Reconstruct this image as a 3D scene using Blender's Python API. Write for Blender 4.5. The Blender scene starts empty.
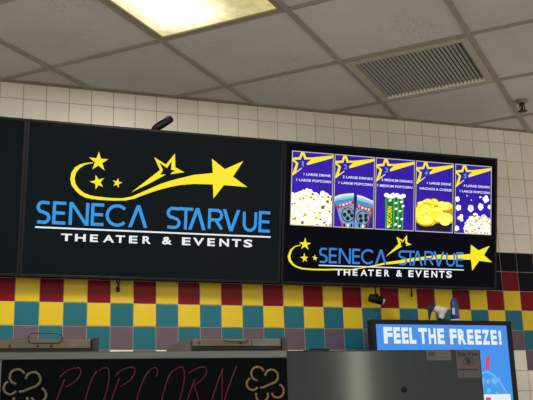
import bpy, bmesh, math, random
from mathutils import Vector, Matrix, Euler

C = bpy.context.scene.collection
SC = bpy.context.scene
FZ = 2.15            # height of the lowest red and yellow tile course above the floor
T = 0.108            # wall tile pitch
HC = 1.0511 + FZ     # ceiling height
rng = random.Random(7)

# ------------------------------------------------------------------ materials
def lin(c):
    return tuple(((v/255)/12.92 if v/255 <= 0.04045 else ((v/255+0.055)/1.055)**2.4) for v in c) + (1,)

def mat(name, rgb, rough=0.5, metal=0.0, noise=0.0, scale=20.0, bump=0.0, emit=0.0, spec=0.5, coat=0.0, island=0.0, stretch=None):
    m = bpy.data.materials.new(name); m.use_nodes = True
    nt = m.node_tree; b = nt.nodes['Principled BSDF']
    col = lin(rgb)
    b.inputs['Base Color'].default_value = col
    b.inputs['Roughness'].default_value = rough
    b.inputs['Metallic'].default_value = metal
    b.inputs['Specular IOR Level'].default_value = spec
    b.inputs['Coat Weight'].default_value = coat
    if noise or bump or island:
        tc = nt.nodes.new('ShaderNodeTexCoord')
        src = tc.outputs['Object']
        if stretch:
            mp = nt.nodes.new('ShaderNodeMapping'); mp.inputs['Scale'].default_value = stretch
            nt.links.new(src, mp.inputs['Vector']); src = mp.outputs['Vector']
        n = nt.nodes.new('ShaderNodeTexNoise'); n.inputs['Scale'].default_value = scale
        n.inputs['Detail'].default_value = 6
        nt.links.new(src, n.inputs['Vector'])
        fac = n.outputs['Fac']
        mr = nt.nodes.new('ShaderNodeMapRange')
        mr.inputs['From Min'].default_value = 0.3; mr.inputs['From Max'].default_value = 0.7
        mr.inputs['To Min'].default_value = 1-noise; mr.inputs['To Max'].default_value = 1+noise
        nt.links.new(fac, mr.inputs['Value'])
        val = mr.outputs['Result']
        if island:
            g = nt.nodes.new('ShaderNodeNewGeometry')
            m2 = nt.nodes.new('ShaderNodeMapRange')
            m2.inputs['To Min'].default_value = 1-island; m2.inputs['To Max'].default_value = 1+island
            nt.links.new(g.outputs['Random Per Island'], m2.inputs['Value'])
            mm = nt.nodes.new('ShaderNodeMath'); mm.operation = 'MULTIPLY'
            nt.links.new(val, mm.inputs[0]); nt.links.new(m2.outputs['Result'], mm.inputs[1]); val = mm.outputs[0]
        vm = nt.nodes.new('ShaderNodeVectorMath'); vm.operation = 'SCALE'
        vm.inputs[0].default_value = col[:3]
        nt.links.new(val, vm.inputs['Scale'])
        nt.links.new(vm.outputs['Vector'], b.inputs['Base Color'])
        if emit:
            nt.links.new(vm.outputs['Vector'], b.inputs['Emission Color'])
        if bump:
            bp = nt.nodes.new('ShaderNodeBump'); bp.inputs['Strength'].default_value = bump
            bp.inputs['Distance'].default_value = 0.004
            nt.links.new(fac, bp.inputs['Height']); nt.links.new(bp.outputs['Normal'], b.inputs['Normal'])
    if emit:
        if not (noise or island):
            b.inputs['Emission Color'].default_value = col
        b.inputs['Emission Strength'].default_value = emit
        if not (noise or island):
            b.inputs['Base Color'].default_value = (0.01, 0.01, 0.01, 1)
    return m

def lit(name, rgb, e=1.0, **k):          # a lit area of a display
    m = mat(name, rgb, rough=0.35, emit=e, spec=0.1, **k)
    return m

# ------------------------------------------------------------------ mesh helpers
def obj(name, bm, mats, parent=None, smooth=False):
    me = bpy.data.meshes.new(name)
    bm.normal_update(); bm.to_mesh(me); bm.free()
    if not isinstance(mats, (list, tuple)): mats = [mats]
    for m in mats: me.materials.append(m)
    if smooth:
        for p in me.polygons: p.use_smooth = True
    o = bpy.data.objects.new(name, me); C.objects.link(o)
    if parent: o.parent = parent
    return o

def empty(name, loc, label, cat, rot=(0, 0, 0), group=None):
    o = bpy.data.objects.new(name, None); C.objects.link(o)
    o.location = loc; o.rotation_euler = rot; o.empty_display_size = 0.05
    o['label'] = label; o['category'] = cat
    if group: o['group'] = group
    return o

def tag(o, label, cat, group=None):
    o['label'] = label; o['category'] = cat
    if group: o['group'] = group
    return o

def box(bm, x0, x1, y0, y1, z0, z1, bevel=0.0, mi=0, M=None):
    vs = [bm.verts.new((x, y, z)) for x in (x0, x1) for y in (y0, y1) for z in (z0, z1)]
    idx = [(0, 1, 3, 2), (4, 6, 7, 5), (0, 4, 5, 1), (2, 3, 7, 6), (0, 2, 6, 4), (1, 5, 7, 3)]
    fs = [bm.faces.new([vs[i] for i in q]) for q in idx]
    for f in fs: f.material_index = mi
    if bevel:
        es = list({e for f in fs for e in f.edges})
        r = bmesh.ops.bevel(bm, geom=es, offset=bevel, segments=2, affect='EDGES', profile=0.5)
        for f in r['faces']: f.material_index = mi
        vs = list({v for f in fs if f.is_valid for v in f.verts} | {v for f in r['faces'] for v in f.verts})
    if M is not None:
        bmesh.ops.transform(bm, matrix=M, verts=[v for v in vs if v.is_valid])
    return vs

def B(): return bmesh.new()

def boxobj(name, dims, m, parent=None, bevel=0.002):
    bm = B(); box(bm, *dims, bevel=bevel); return obj(name, bm, m, parent)

def tube(bm, pts, r, seg=8, closed=False, mi=0):
    pts = [Vector(p) for p in pts]; n = len(pts); rings = []
    prev = None
    for i in range(n):
        if closed: t = pts[(i+1) % n]-pts[i-1]
        else: t = pts[min(i+1, n-1)]-pts[max(i-1, 0)]
        t.normalize()
        if prev is None:
            ref = Vector((0, 0, 1)) if abs(t.z) < 0.9 else Vector((1, 0, 0))
            nrm = t.cross(ref).normalized()
        else:
            nrm = (prev - t*prev.dot(t)).normalized()
        prev = nrm; bn = t.cross(nrm)
        rr = r[i] if isinstance(r, (list, tuple)) else r
        rings.append([bm.verts.new(pts[i]+(nrm*math.cos(2*math.pi*k/seg)+bn*math.sin(2*math.pi*k/seg))*rr) for k in range(seg)])
    for i in range(n if closed else n-1):
        a, b = rings[i], rings[(i+1) % n]
        for k in range(seg):
            f = bm.faces.new([a[k], a[(k+1) % seg], b[(k+1) % seg], b[k]]); f.material_index = mi; f.smooth = True
    if not closed:
        f = bm.faces.new(rings[0][::-1]); f.material_index = mi
        f = bm.faces.new(rings[-1]); f.material_index = mi

def lathe(bm, prof, seg=20, M=None, mi=0):
    rings = []; vs = []
    for r, z in prof:
        ring = [bm.verts.new((r*math.cos(2*math.pi*k/seg), r*math.sin(2*math.pi*k/seg), z)) for k in range(seg)]
        rings.append(ring); vs += ring
    for a, b in zip(rings, rings[1:]):
        for k in range(seg):
            f = bm.faces.new([a[k], a[(k+1) % seg], b[(k+1) % seg], b[k]]); f.material_index = mi; f.smooth = True
    f = bm.faces.new(rings[0][::-1]); f.material_index = mi
    f = bm.faces.new(rings[-1]); f.material_index = mi
    if M is not None: bmesh.ops.transform(bm, matrix=M, verts=vs)

def poly(bm, pts, d, mi=0):
    """flat polygon drawn on a display face: (u, v) -> (u, -d, v)"""
    vs = [bm.verts.new((u, -d, v)) for u, v in pts]
    f = bm.faces.new(vs); f.material_index = mi
    if len(vs) > 4:
        f.normal_update(); bmesh.ops.triangulate(bm, faces=[f], quad_method='BEAUTY', ngon_method='EAR_CLIP')

def strip(bm, a, b, d, mi=0):
    for i in range(len(a)-1):
        poly(bm, [a[i], a[i+1], b[i+1], b[i]], d, mi)

def ribbon(bm, pts, w, d, mi=0, closed=False):
    P = [Vector(p) for p in pts]; n = len(P); L = []; R = []
    for i in range(n):
        if closed or 0 < i < n-1:
            d0 = (P[i]-P[i-1]).normalized(); d1 = (P[(i+1) % n]-P[i]).normalized()
        elif i == 0: d0 = d1 = (P[1]-P[0]).normalized()
        else: d0 = d1 = (P[-1]-P[-2]).normalized()
        n0 = Vector((-d0.y, d0.x)); n1 = Vector((-d1.y, d1.x)); m = n0+n1
        if m.length < 1e-4: m = n0
        m.normalize(); k = w/2/max(0.42, m.dot(n0))
        L.append(P[i]+m*k); R.append(P[i]-m*k)
    for i in range(n if closed else n-1):
        j = (i+1) % n
        poly(bm, [L[i], L[j], R[j], R[i]], d, mi)

def arc(cx, cy, rx, ry, a0, a1, n=12):
    return [(cx+rx*math.cos(math.radians(a0+(a1-a0)*i/n)), cy+ry*math.sin(math.radians(a0+(a1-a0)*i/n))) for i in range(n+1)]

def disc(bm, cx, cy, r, d, mi=0, n=12, ry=None, clip=None):
    pts = arc(cx, cy, r, ry or r, 0, 360*(n-1)/n, n-1)
    if clip:
        x0, x1, y0, y1 = clip
        pts = [(min(max(x, x0), x1), min(max(y, y0), y1)) for x, y in pts]
        q = []
        for p in pts:
            if not q or (abs(p[0]-q[-1][0])+abs(p[1]-q[-1][1])) > 1e-6: q.append(p)
        if len(q) > 1 and abs(q[0][0]-q[-1][0])+abs(q[0][1]-q[-1][1]) < 1e-6: q.pop()
        xs = [p[0] for p in q]; ys = [p[1] for p in q]
        if len(q) < 3 or max(xs)-min(xs) < 1e-4 or max(ys)-min(ys) < 1e-4: return
        pts = q
    poly(bm, pts, d, mi)

_text_cache = {}
def text_tris(body, bold):
    key = (body, bold)
    if key not in _text_cache:
        cu = bpy.data.curves.new('t', 'FONT'); cu.body = body; cu.offset = bold; cu.resolution_u = 3
        o = bpy.data.objects.new('t', cu); C.objects.link(o)
        dg = bpy.context.evaluated_depsgraph_get(); dg.update()
        me = bpy.data.meshes.new_from_object(o.evaluated_get(dg))
        vs = [tuple(v.co) for v in me.vertices]; fs = [tuple(p.vertices) for p in me.polygons]
        bpy.data.objects.remove(o); bpy.data.curves.remove(cu); bpy.data.meshes.remove(me)
        _text_cache[key] = (vs, fs)
    return _text_cache[key]

def text(bm, body, u0, u1, v0, v1, d, bold=0.0, mi=0, rot=False):
    """writing fitted into a rectangle of a flat face"""
    vs, fs = text_tris(body, bold)
    xs = [v[0] for v in vs]; ys = [v[1] for v in vs]
    ax, bx, ay, by = min(xs), max(xs), min(ys), max(ys)
    nv = []
    for x, y, _ in vs:
        s = (x-ax)/(bx-ax); t = (y-ay)/(by-ay)
        if rot: s, t = 1-t, s
        nv.append(bm.verts.new((u0+s*(u1-u0), -d, v0+t*(v1-v0))))
    for f in fs:
        try:
            q = bm.faces.new([nv[i] for i in f]); q.material_index = mi
        except ValueError: pass

# ------------------------------------------------------------------ the setting
M_white = mat('white_glazed_tile', (232, 227, 213), rough=0.38, noise=0.03, scale=4, island=0.03)
M_black = mat('black_glazed_tile', (8, 10, 20), rough=0.25, spec=0.08)
M_red = mat('red_glazed_tile', (116, 5, 20), rough=0.35, spec=0.12, island=0.08, noise=0.02)
M_yel = mat('yellow_glazed_tile', (214, 184, 30), rough=0.35, spec=0.25, island=0.04, noise=0.02)
M_teal = mat('teal_glazed_tile', (26, 100, 116), rough=0.35, spec=0.2, island=0.06, noise=0.02)
M_purp = mat('purple_grey_glazed_tile', (96, 82, 94), rough=0.35, spec=0.2, island=0.05, noise=0.02)
M_grout = mat('grout', (166, 156, 138), rough=0.9, noise=0.1, scale=30)

def tile_kind(k, r):
    ev = k % 2 == 0
    if r >= 3: return 0
    if r == 2: return 1
    if r == 1: return 2 if ev else 1
    if r == 0: return 3 if ev else 2
    if r == -1: return 4 if ev else 3
    if r == -2: return 5 if ev else 4
    if r == -3: return 0 if ev else 5
    return 0

bm = B(); g = 0.0013
X0, X1 = -22*T, 44*T
vs = [bm.verts.new(q) for q in ((X0, 0, 0), (X1, 0, 0), (X1, 0, HC+0.3), (X0, 0, HC+0.3))]
f = bm.faces.new(vs); f.material_index = 6
vs = [bm.verts.new(q) for q in ((X0, 0.1, 0), (X0, 0.1, HC+0.3), (X1, 0.1, HC+0.3), (X1, 0.1, 0))]
f = bm.faces.new(vs); f.material_index = 6
for k in range(-22, 44):
    for r in range(-20, 10):
        a0, a1 = k*T+g, (k+1)*T-g
        b0, b1 = max(FZ+r*T+g, 0.0), min(FZ+(r+1)*T-g, HC+0.02)
        if b1-b0 < 0.01: continue
        mi = tile_kind(k, r); y = -0.0022; e = 0.0012
        o4 = [bm.verts.new(q) for q in ((a0, -0.0002, b0), (a1, -0.0002, b0), (a1, -0.0002, b1), (a0, -0.0002, b1))]
        i4 = [bm.verts.new(q) for q in ((a0+e, y, b0+e), (a1-e, y, b0+e), (a1-e, y, b1-e), (a0+e, y, b1-e))]
        f = bm.faces.new(i4); f.material_index = mi
        for j in range(4):
            f = bm.faces.new([o4[j], o4[(j+1) % 4], i4[(j+1) % 4], i4[j]]); f.material_index = mi
wall = obj('wall_back', bm, [M_white, M_black, M_red, M_yel, M_teal, M_purp, M_grout]); wall['kind'] = 'structure'

bm = B(); box(bm, X0, X1, -7.5, 0.1, -0.1, 0.0)
fl = obj('floor', bm, mat('floor_quarry_tile', (168, 156, 142), rough=0.5, noise=0.15, scale=3)); fl['kind'] = 'structure'

# suspended ceiling: square cells laid at 45 degrees to the wall
GX, GY, GR, CA, CB = 0.1004, -0.2203, math.radians(-45.215), 0.6013, 0.6041
GM = Matrix.Translation((GX, GY, HC)) @ Matrix.Rotation(GR, 4, 'Z')
def cell(a, b):      # local extents of a ceiling cell
    return a*CA, (a+1)*CA, -(b+1)*CB, -b*CB
LIGHTS = [(1, 0), (5, 1), (2, 5), (6, 4), (-1, 3)]
VENT = (2, -2)
def speckle_mat():
    m = mat('mineral_fibre_panel', (197, 196, 192), rough=0.95, noise=0.06, scale=2.2, island=0.035)
    nt = m.node_tree; b = nt.nodes['Principled BSDF']
    src = b.inputs['Base Color'].links[0].from_socket
    tc = nt.nodes.new('ShaderNodeTexCoord')
    vo = nt.nodes.new('ShaderNodeTexNoise'); vo.inputs['Scale'].default_value = 95; vo.inputs['Detail'].default_value = 3
    n2 = nt.nodes.new('ShaderNodeTexNoise'); n2.inputs['Scale'].default_value = 3.2; n2.inputs['Detail'].default_value = 3
    nt.links.new(tc.outputs['Object'], vo.inputs['Vector']); nt.links.new(tc.outputs['Object'], n2.inputs['Vector'])
    add = nt.nodes.new('ShaderNodeMath'); add.operation = 'ADD'
    nt.links.new(vo.outputs['Fac'], add.inputs[0])
    s = nt.nodes.new('ShaderNodeMath'); s.operation = 'MULTIPLY'; s.inputs[1].default_value = 0.55
    nt.links.new(n2.outputs['Fac'], s.inputs[0]); nt.links.new(s.outputs[0], add.inputs[1])
    rp = nt.nodes.new('ShaderNodeMapRange'); rp.inputs['From Min'].default_value = 0.86; rp.inputs['From Max'].default_value = 1.02
    rp.inputs['To Min'].default_value = 0.0; rp.inputs['To Max'].default_value = 0.36
    nt.links.new(add.outputs[0], rp.inputs['Value'])
    mx = nt.nodes.new('ShaderNodeMix'); mx.data_type = 'RGBA'
    nt.links.new(rp.outputs['Result'], mx.inputs['Factor'])
    nt.links.new(src, mx.inputs[6]); mx.inputs[7].default_value = lin((128, 120, 108))
    nt.links.new(mx.outputs[2], b.inputs['Base Color'])
    bp = nt.nodes.new('ShaderNodeBump'); bp.inputs['Strength'].default_value = 0.25; bp.inputs['Distance'].default_value = 0.003
    nt.links.new(vo.outputs['Fac'], bp.inputs['Height']); nt.links.new(bp.outputs['Normal'], b.inputs['Normal'])
    return m
M_panel = speckle_mat()
M_tbar = mat('ceiling_bar', (152, 146, 134), rough=0.6, noise=0.06, scale=6)
def clip_room(bm):
    for co, no in (((0, 0, 0), (0, 1, 0)), ((X0, 0, 0), (-1, 0, 0)), ((X1, 0, 0), (1, 0, 0)), ((0, -7.5, 0), (0, -1, 0))):
        bmesh.ops.bisect_plane(bm, geom=bm.verts[:]+bm.edges[:]+bm.faces[:], plane_co=co, plane_no=no, clear_outer=True)
bm = B()
for a in range(-10, 18):
    for b in range(-12, 16):
        if (a, b) in LIGHTS or (a, b) == VENT: continue
        x0, x1, y0, y1 = cell(a, b); e = 0.004
        tilt = [rng.uniform(0, 0.002) for _ in range(4)]
        q = [GM @ Vector((x, y, 0.006+t)) for (x, y), t in zip(((x0+e, y0+e), (x0+e, y1-e), (x1-e, y1-e), (x1-e, y0+e)), tilt)]
        c = sum((v for v in q), Vector())/4
        if c.y > 0.6 or c.y < -8.2 or c.x < X0-0.6 or c.x > X1+0.6: continue
        bm.faces.new([bm.verts.new(v) for v in q])
clip_room(bm)
ceil = obj('ceiling', bm, M_panel); ceil['kind'] = 'structure'
bm = B(); w = 0.0115
for a in range(-10, 18):
    box(bm, a*CA-w, a*CA+w, -16*CB, 12*CB, -0.001, 0.03, M=GM)
for b in range(-12, 16):
    for a in range(-10, 18):
        box(bm, a*CA+w+0.0006, (a+1)*CA-w-0.0006, -b*CB-w, -b*CB+w, 0.0, 0.03, M=GM)
clip_room(bm)
tb = obj('trim_1', bm, M_tbar); tb['kind'] = 'structure'
bm = B(); box(bm, X0, X1, -0.016, -0.0023, HC-0.002, HC+0.002)
tr = obj('trim_2', bm, mat('wall_angle', (150, 136, 112), rough=0.6)); tr['kind'] = 'structure'
bm = B(); box(bm, X0, X1, -7.5, 0.1, HC+0.2, HC+0.3)
sl = obj('ceiling', bm, mat('plenum', (60, 58, 55), rough=0.9)); sl['kind'] = 'structure'

# ------------------------------------------------------------------ ceiling fixtures
def diffuser_mat():
    m = bpy.data.materials.new('prismatic_diffuser'); m.use_nodes = True
    nt = m.node_tree; nt.nodes.clear()
    out = nt.nodes.new('ShaderNodeOutputMaterial'); em = nt.nodes.new('ShaderNodeEmission')
    nt.links.new(em.outputs[0], out.inputs[0])
    tc = nt.nodes.new('ShaderNodeTexCoord'); sp = nt.nodes.new('ShaderNodeSeparateXYZ')
    nt.links.new(tc.outputs['Object'], sp.inputs[0])
    # two tubes behind the sheet run along local y; the left one is brighter
    def bell(c, wd):
        s = nt.nodes.new('ShaderNodeMath'); s.operation = 'SUBTRACT'; s.inputs[1].default_value = c
        nt.links.new(sp.outputs['X'], s.inputs[0])
        ab = nt.nodes.new('ShaderNodeMath'); ab.operation = 'ABSOLUTE'; nt.links.new(s.outputs[0], ab.inputs[0])
        r = nt.nodes.new('ShaderNodeMapRange'); r.interpolation_type = 'SMOOTHSTEP'
        r.inputs['From Min'].default_value = 0.0; r.inputs['From Max'].default_value = wd
        r.inputs['To Min'].default_value = 1.0; r.inputs['To Max'].default_value = 0.0
        nt.links.new(ab.outputs[0], r.inputs['Value']); return r.outputs['Result']
    t1 = bell(-0.09, 0.25)
    # fall-off towards the ends of the tubes
    ay = nt.nodes.new('ShaderNodeMath'); ay.operation = 'ABSOLUTE'; nt.links.new(sp.outputs['Y'], ay.inputs[0])
    ry = nt.nodes.new('ShaderNodeMapRange'); ry.interpolation_type = 'SMOOTHSTEP'
    ry.inputs['From Min'].default_value = 0.14; ry.inputs['From Max'].default_value = 0.31
    ry.inputs['To Min'].default_value = 1.0; ry.inputs['To Max'].default_value = 0.12
    nt.links.new(ay.outputs[0], ry.inputs['Value'])
    mu = nt.nodes.new('ShaderNodeMath'); mu.operation = 'MULTIPLY'
    nt.links.new(t1, mu.inputs[0]); nt.links.new(ry.outputs['Result'], mu.inputs[1])
    n = nt.nodes.new('ShaderNodeTexNoise'); n.inputs['Scale'].default_value = 28; n.inputs['Detail'].default_value = 5
    nt.links.new(tc.outputs['Object'], n.inputs['Vector'])
    nr = nt.nodes.new('ShaderNodeMapRange'); nr.inputs['From Min'].default_value = 0.35; nr.inputs['From Max'].default_value = 0.65
    nr.inputs['To Min'].default_value = 1.08; nr.inputs['To Max'].default_value = 0.86
    nt.links.new(n.outputs['Fac'], nr.inputs['Value'])
    st = nt.nodes.new('ShaderNodeMath'); st.operation = 'MULTIPLY_ADD'; st.inputs[1].default_value = 1.9; st.inputs[2].default_value = 0.86
    nt.links.new(mu.outputs[0], st.inputs[0])
    s2 = nt.nodes.new('ShaderNodeMath'); s2.operation = 'MULTIPLY'
    nt.links.new(st.outputs[0], s2.inputs[0]); nt.links.new(nr.outputs['Result'], s2.inputs[1])
    cr = nt.nodes.new('ShaderNodeMix'); cr.data_type = 'RGBA'
    cr.inputs[6].default_value = lin((226, 212, 150)); cr.inputs[7].default_value = lin((255, 250, 226))
    nt.links.new(mu.outputs[0], cr.inputs['Factor'])
    nt.links.new(cr.outputs[2], em.inputs['Color']); nt.links.new(s2.outputs[0], em.inputs['Strength'])
    return m
M_diff = diffuser_mat()
M_lframe = mat('troffer_frame', (142, 132, 108), rough=0.5)

def frame_bm(bm, x0, x1, y0, y1, w, z0, z1):
    box(bm, x0, x1, y0, y0+w, z0, z1); box(bm, x0, x1, y1-w, y1, z0, z1)
    box(bm, x0, x0+w, y0+w, y1-w, z0, z1); box(bm, x1-w, x1, y0+w, y1-w, z0, z1)

def troffer(a, b, label):
    x0, x1, y0, y1 = cell(a, b); c = GM @ Vector(((x0+x1)/2, (y0+y1)/2, 0))
    r = empty('ceiling_light', c, label, 'ceiling light', (0, 0, GR))
    h = CA/2-0.0125
    bm = B(); frame_bm(bm, -h, h, -h, h, 0.016, -0.003, 0.06); obj('light_frame', bm, M_lframe, r)
    bm = B(); h2 = h-0.0165; box(bm, -h2, h2, -h2, h2, 0.004, 0.008); obj('diffuser', bm, M_diff, r)
    bm = B(); box(bm, -h, h, -h, h, 0.062, 0.1); obj('light_housing', bm, M_lframe, r)
    return r
troffer(1, 0, 'square lit fluorescent ceiling panel with yellowed diffuser at the top')
def lamp(name, loc, power, size, color, rot=(0, 0, 0), sy=None):
    l = bpy.data.lights.new(name, 'AREA'); l.energy = power; l.size = size; l.color = color
    if sy: l.shape = 'RECTANGLE'; l.size_y = sy
    o = bpy.data.objects.new(name, l); C.objects.link(o); o.location = loc; o.rotation_euler = rot
    return o
lamp('streak_lamp', (2.40, -5.16, FZ-0.2), 4.2, 0.10, (1.0, 0.88, 0.72), (math.radians(90), 0, math.radians(17)), 1.3)  # added lamp behind the camera, only to lay a bright streak on the steel
for (a, b) in LIGHTS:
    x0, x1, y0, y1 = cell(a, b); c = GM @ Vector(((x0+x1)/2, (y0+y1)/2, -0.012))
    lamp('troffer_lamp', c, 26 if (a, b) == (1, 0) else 30, 0.5, (1.0, 0.93, 0.80), (0, 0, GR))

x0, x1, y0, y1 = cell(*VENT); c = GM @ Vector(((x0+x1)/2, (y0+y1)/2, 0))
vr = empty('air_vent', c, 'square return air grille with parallel grey louvres set in the ceiling', 'vent', (0, 0, GR))
h = CA/2-0.0125
M_vent = mat('vent_enamel', (178, 169, 152), rough=0.45)
bm = B(); frame_bm(bm, -h, h, -h, h, 0.034, -0.005, 0.03); obj('vent_frame', bm, M_vent, vr)
bm = B(); box(bm, -h, h, -h, h, 0.05, 0.055); obj('duct_backing', bm, mat('duct_dark', (16, 15, 14), rough=0.9), vr)
bm = B(); n = 27; w0 = 2*(h-0.034)
for i in range(n):
    x = -h+0.034+w0*(i+0.5)/n
    Mx = Matrix.Translation((x, 0, 0.0115)) @ Matrix.Rotation(math.radians(-38), 4, 'Y')
    box(bm, -0.0060, 0.0060, -h+0.035, h-0.035, -0.0008, 0.0008, M=Mx)
obj('louvre', bm, mat('louvre_enamel', (150, 148, 143), rough=0.4), vr)
bm = B(); box(bm, -h+0.036, h-0.036, h-0.037, h-0.0345, -0.004, 0.0)  # light catching the louvre ends, put in as a near-white edge with teeth
for i in range(n):
    x = -h+0.034+w0*(i+0.5)/n; box(bm, x-0.0055, x+0.0055, h-0.041, h-0.0345, -0.005, 0.012)
obj('vent_lit_ends', bm, mat('lit_ends_enamel', (250, 246, 235), rough=0.35), vr)

sr = empty('sprinkler_head', (2.525, -0.43, HC+0.006), 'small dark sprinkler head hanging from the ceiling at the right edge', 'sprinkler')
M_brass = mat('dark_brass', (58, 52, 46), rough=0.4, metal=0.7)
M_darkmet = mat('dark_metal', (26, 25, 25), rough=0.5)
bm = B(); lathe(bm, [(0.034, 0.0), (0.034, -0.003), (0.027, -0.010), (0.018, -0.015)], 24); obj('escutcheon', bm, mat('tarnished_cup', (128, 122, 112), rough=0.5), sr)
bm = B(); lathe(bm, [(0.014, -0.0152), (0.014, -0.026), (0.007, -0.030), (0.005, -0.052)], 16)
for s in (-1, 1): tube(bm, [(s*0.011, 0, -0.024), (s*0.017, 0, -0.036), (s*0.012, 0, -0.048), (0, 0, -0.056)], 0.003, 6)
obj('sprinkler_body', bm, M_darkmet, sr)
bm = B(); lathe(bm, [(0.006, -0.056), (0.024, -0.057), (0.024, -0.0595), (0.004, -0.061)], 20); obj('deflector', bm, M_darkmet, sr)

# ------------------------------------------------------------------ wall screens
TW, TH, TB = 1.2415, 0.7125, -0.08          # width, height, distance of the lower front edge from the wall
TILT, TZ = 0.18, FZ+0.101
M_bezel = mat('black_bezel', (21, 21, 23), rough=0.4, spec=0.2)
M_shell = mat('screen_back_shell', (10, 10, 12), rough=0.6)
def dark_screen(name, glow, e):
    m = mat(name, (4, 5, 7), rough=0.22, emit=0.0, spec=0.035)
    b = m.node_tree.nodes['Principled BSDF']
    b.inputs['Emission Color'].default_value = lin(glow); b.inputs['Emission Strength'].default_value = e
    return m
M_scr = dark_screen('dark_display_glass', (17, 25, 28), 0.65)
M_scr2 = dark_screen('night_blue_display_glass', (6, 7, 20), 0.5)
L_yel = lit('lit_yellow', (250, 232, 38), 1.0); L_blue = lit('lit_sky_blue', (44, 150, 226), 1.0)
L_white = lit('lit_white', (235, 238, 240), 1.0); L_border = lit('lit_cream_line', (204, 196, 178), 0.9)
L_ind = lit('lit_indigo', (42, 21, 142), 0.95, noise=0.18, scale=9)
L_num = lit('lit_pale_blue', (90, 150, 235), 1.0); L_navy = lit('lit_navy', (22, 14, 78), 0.9)
L_blue2 = lit('lit_steel_blue', (50, 128, 214), 1.0)

def television(cx, label, glass=None):
    r = empty('television', (cx, TB, TZ), label, 'television', (TILT, 0, 0), 'row of black screens high on the tiled wall')
    W = TW/2
    bm = B(); e = 0.012
    box(bm, -W, W, 0.0, 0.03, 0, e, 0.0015); box(bm, -W, W, 0.0, 0.03, TH-e, TH, 0.0015)
    box(bm, -W, -W+e, 0.0, 0.03, e, TH-e, 0.0015); box(bm, W-e, W, 0.0, 0.03, e, TH-e, 0.0015)
    obj('bezel', bm, M_bezel, r)
    bm = B(); box(bm, -W+0.01, W-0.01, 0.03, 0.042, 0.008, TH-0.008, 0.003); box(bm, -W*0.55, W*0.55, 0.04, 0.07, 0.16, TH*0.72, 0.01)
    obj('back_shell', bm, M_shell, r)
    bm = B()
    for s in (-1, 1):
        q = [(0.0705, 0.17), (0.0705, 0.48), (0.160, 0.48), (0.104, 0.17)]
        a_ = [bm.verts.new((s*0.2-0.02, y, z)) for y, z in q]; b_ = [bm.verts.new((s*0.2+0.02, y, z)) for y, z in q]
        bm.faces.new(a_); bm.faces.new(b_[::-1])
        for i in range(4): bm.faces.new([a_[i], b_[i], b_[(i+1) % 4], a_[(i+1) % 4]])
    box(bm, -0.25, 0.25, 0.058, 0.0703, 0.2, 0.45)
    bmesh.ops.recalc_face_normals(bm, faces=bm.faces[:])
    obj('wall_bracket', bm, M_darkmet, r)
    bm = B(); box(bm, -W+e+0.0003, W-e-0.0003, 0.002, 0.028, e+0.0003, TH-e-0.0003)
    s = obj('screen', bm, glass or M_scr, r)
    return r, s

STAR1 = [(-0.2929, 0.586), (-0.2483, 0.5541), (-0.263, 0.5002), (-0.3198, 0.5019), (-0.3375, 0.5565)]
STAR2 = [(-0.3035, 0.4773), (-0.2628, 0.4651), (-0.2659, 0.4229), (-0.3003, 0.4092), (-0.329, 0.4441)]
STAR3 = [(-0.1969, 0.4694), (-0.1773, 0.4496), (-0.1934, 0.4228), (-0.2186, 0.4315), (-0.223, 0.4574)]
BIG = [(0.2516, 0.5934), (0.3185, 0.5468), (0.4121, 0.5933), (0.361, 0.5129), (0.4366, 0.4661), (0.3168, 0.4689), (0.2663, 0.4001), (0.2608, 0.4683), (0.2587, 0.5237)]
SWO = [(-0.3181, 0.535), (-0.3545, 0.5287), (-0.3769, 0.5206), (-0.3989, 0.5057), (-0.4135, 0.4806), (-0.4179, 0.4503), (-0.4107, 0.4232), (-0.3938, 0.4012), (-0.3702, 0.3804), (-0.3446, 0.369), (-0.3147, 0.3643), (-0.2779, 0.3622), (-0.2177, 0.3624), (-0.1595, 0.3662), (-0.1176, 0.3775), (-0.0594, 0.4036), (0.002, 0.4277), (0.0497, 0.4425), (0.098, 0.4551), (0.1666, 0.4648), (0.2608, 0.4683)]
SWI = [(-0.318, 0.5313), (-0.3519, 0.5215), (-0.3783, 0.5025), (-0.3931, 0.4797), (-0.3977, 0.454), (-0.393, 0.4312), (-0.377, 0.4091), (-0.3525, 0.3907), (-0.3247, 0.3813), (-0.3016, 0.378), (-0.2786, 0.3766), (-0.2229, 0.3742), (-0.174, 0.3761), (-0.1322, 0.3861), (-0.0695, 0.4172), (0.0009, 0.4533), (0.0485, 0.4721), (0.0967, 0.4877), (0.1649, 0.5086), (0.2587, 0.5237)]
SWI.insert(11, (-0.25, 0.3752))
OUTL = [(0.0279, 0.5009), (-0.0496, 0.453), (-0.1331, 0.4067), (-0.0019, 0.5204), (-0.0319, 0.5792), (0.026, 0.5489), (0.0675, 0.6045), (0.0724, 0.5385), (0.1174, 0.5177), (0.0497, 0.5038), (0.058, 0.5152), (0.0768, 0.5208), (0.0517, 0.5255), (0.0529, 0.5674), (0.0318, 0.5321), (-0.0063, 0.5559), (0.0126, 0.5214), (0.0004, 0.4991)]

def star5(tips, k=0.40):
    cx = sum(p[0] for p in tips)/5; cy = sum(p[1] for p in tips)/5; o = []
    for i in range(5):
        a, b = tips[i], tips[(i+1) % 5]
        o.append(a); o.append((cx+((a[0]+b[0])/2-cx)*k*1.18, cy+((a[1]+b[1])/2-cy)*k*1.18))
    return o

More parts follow.
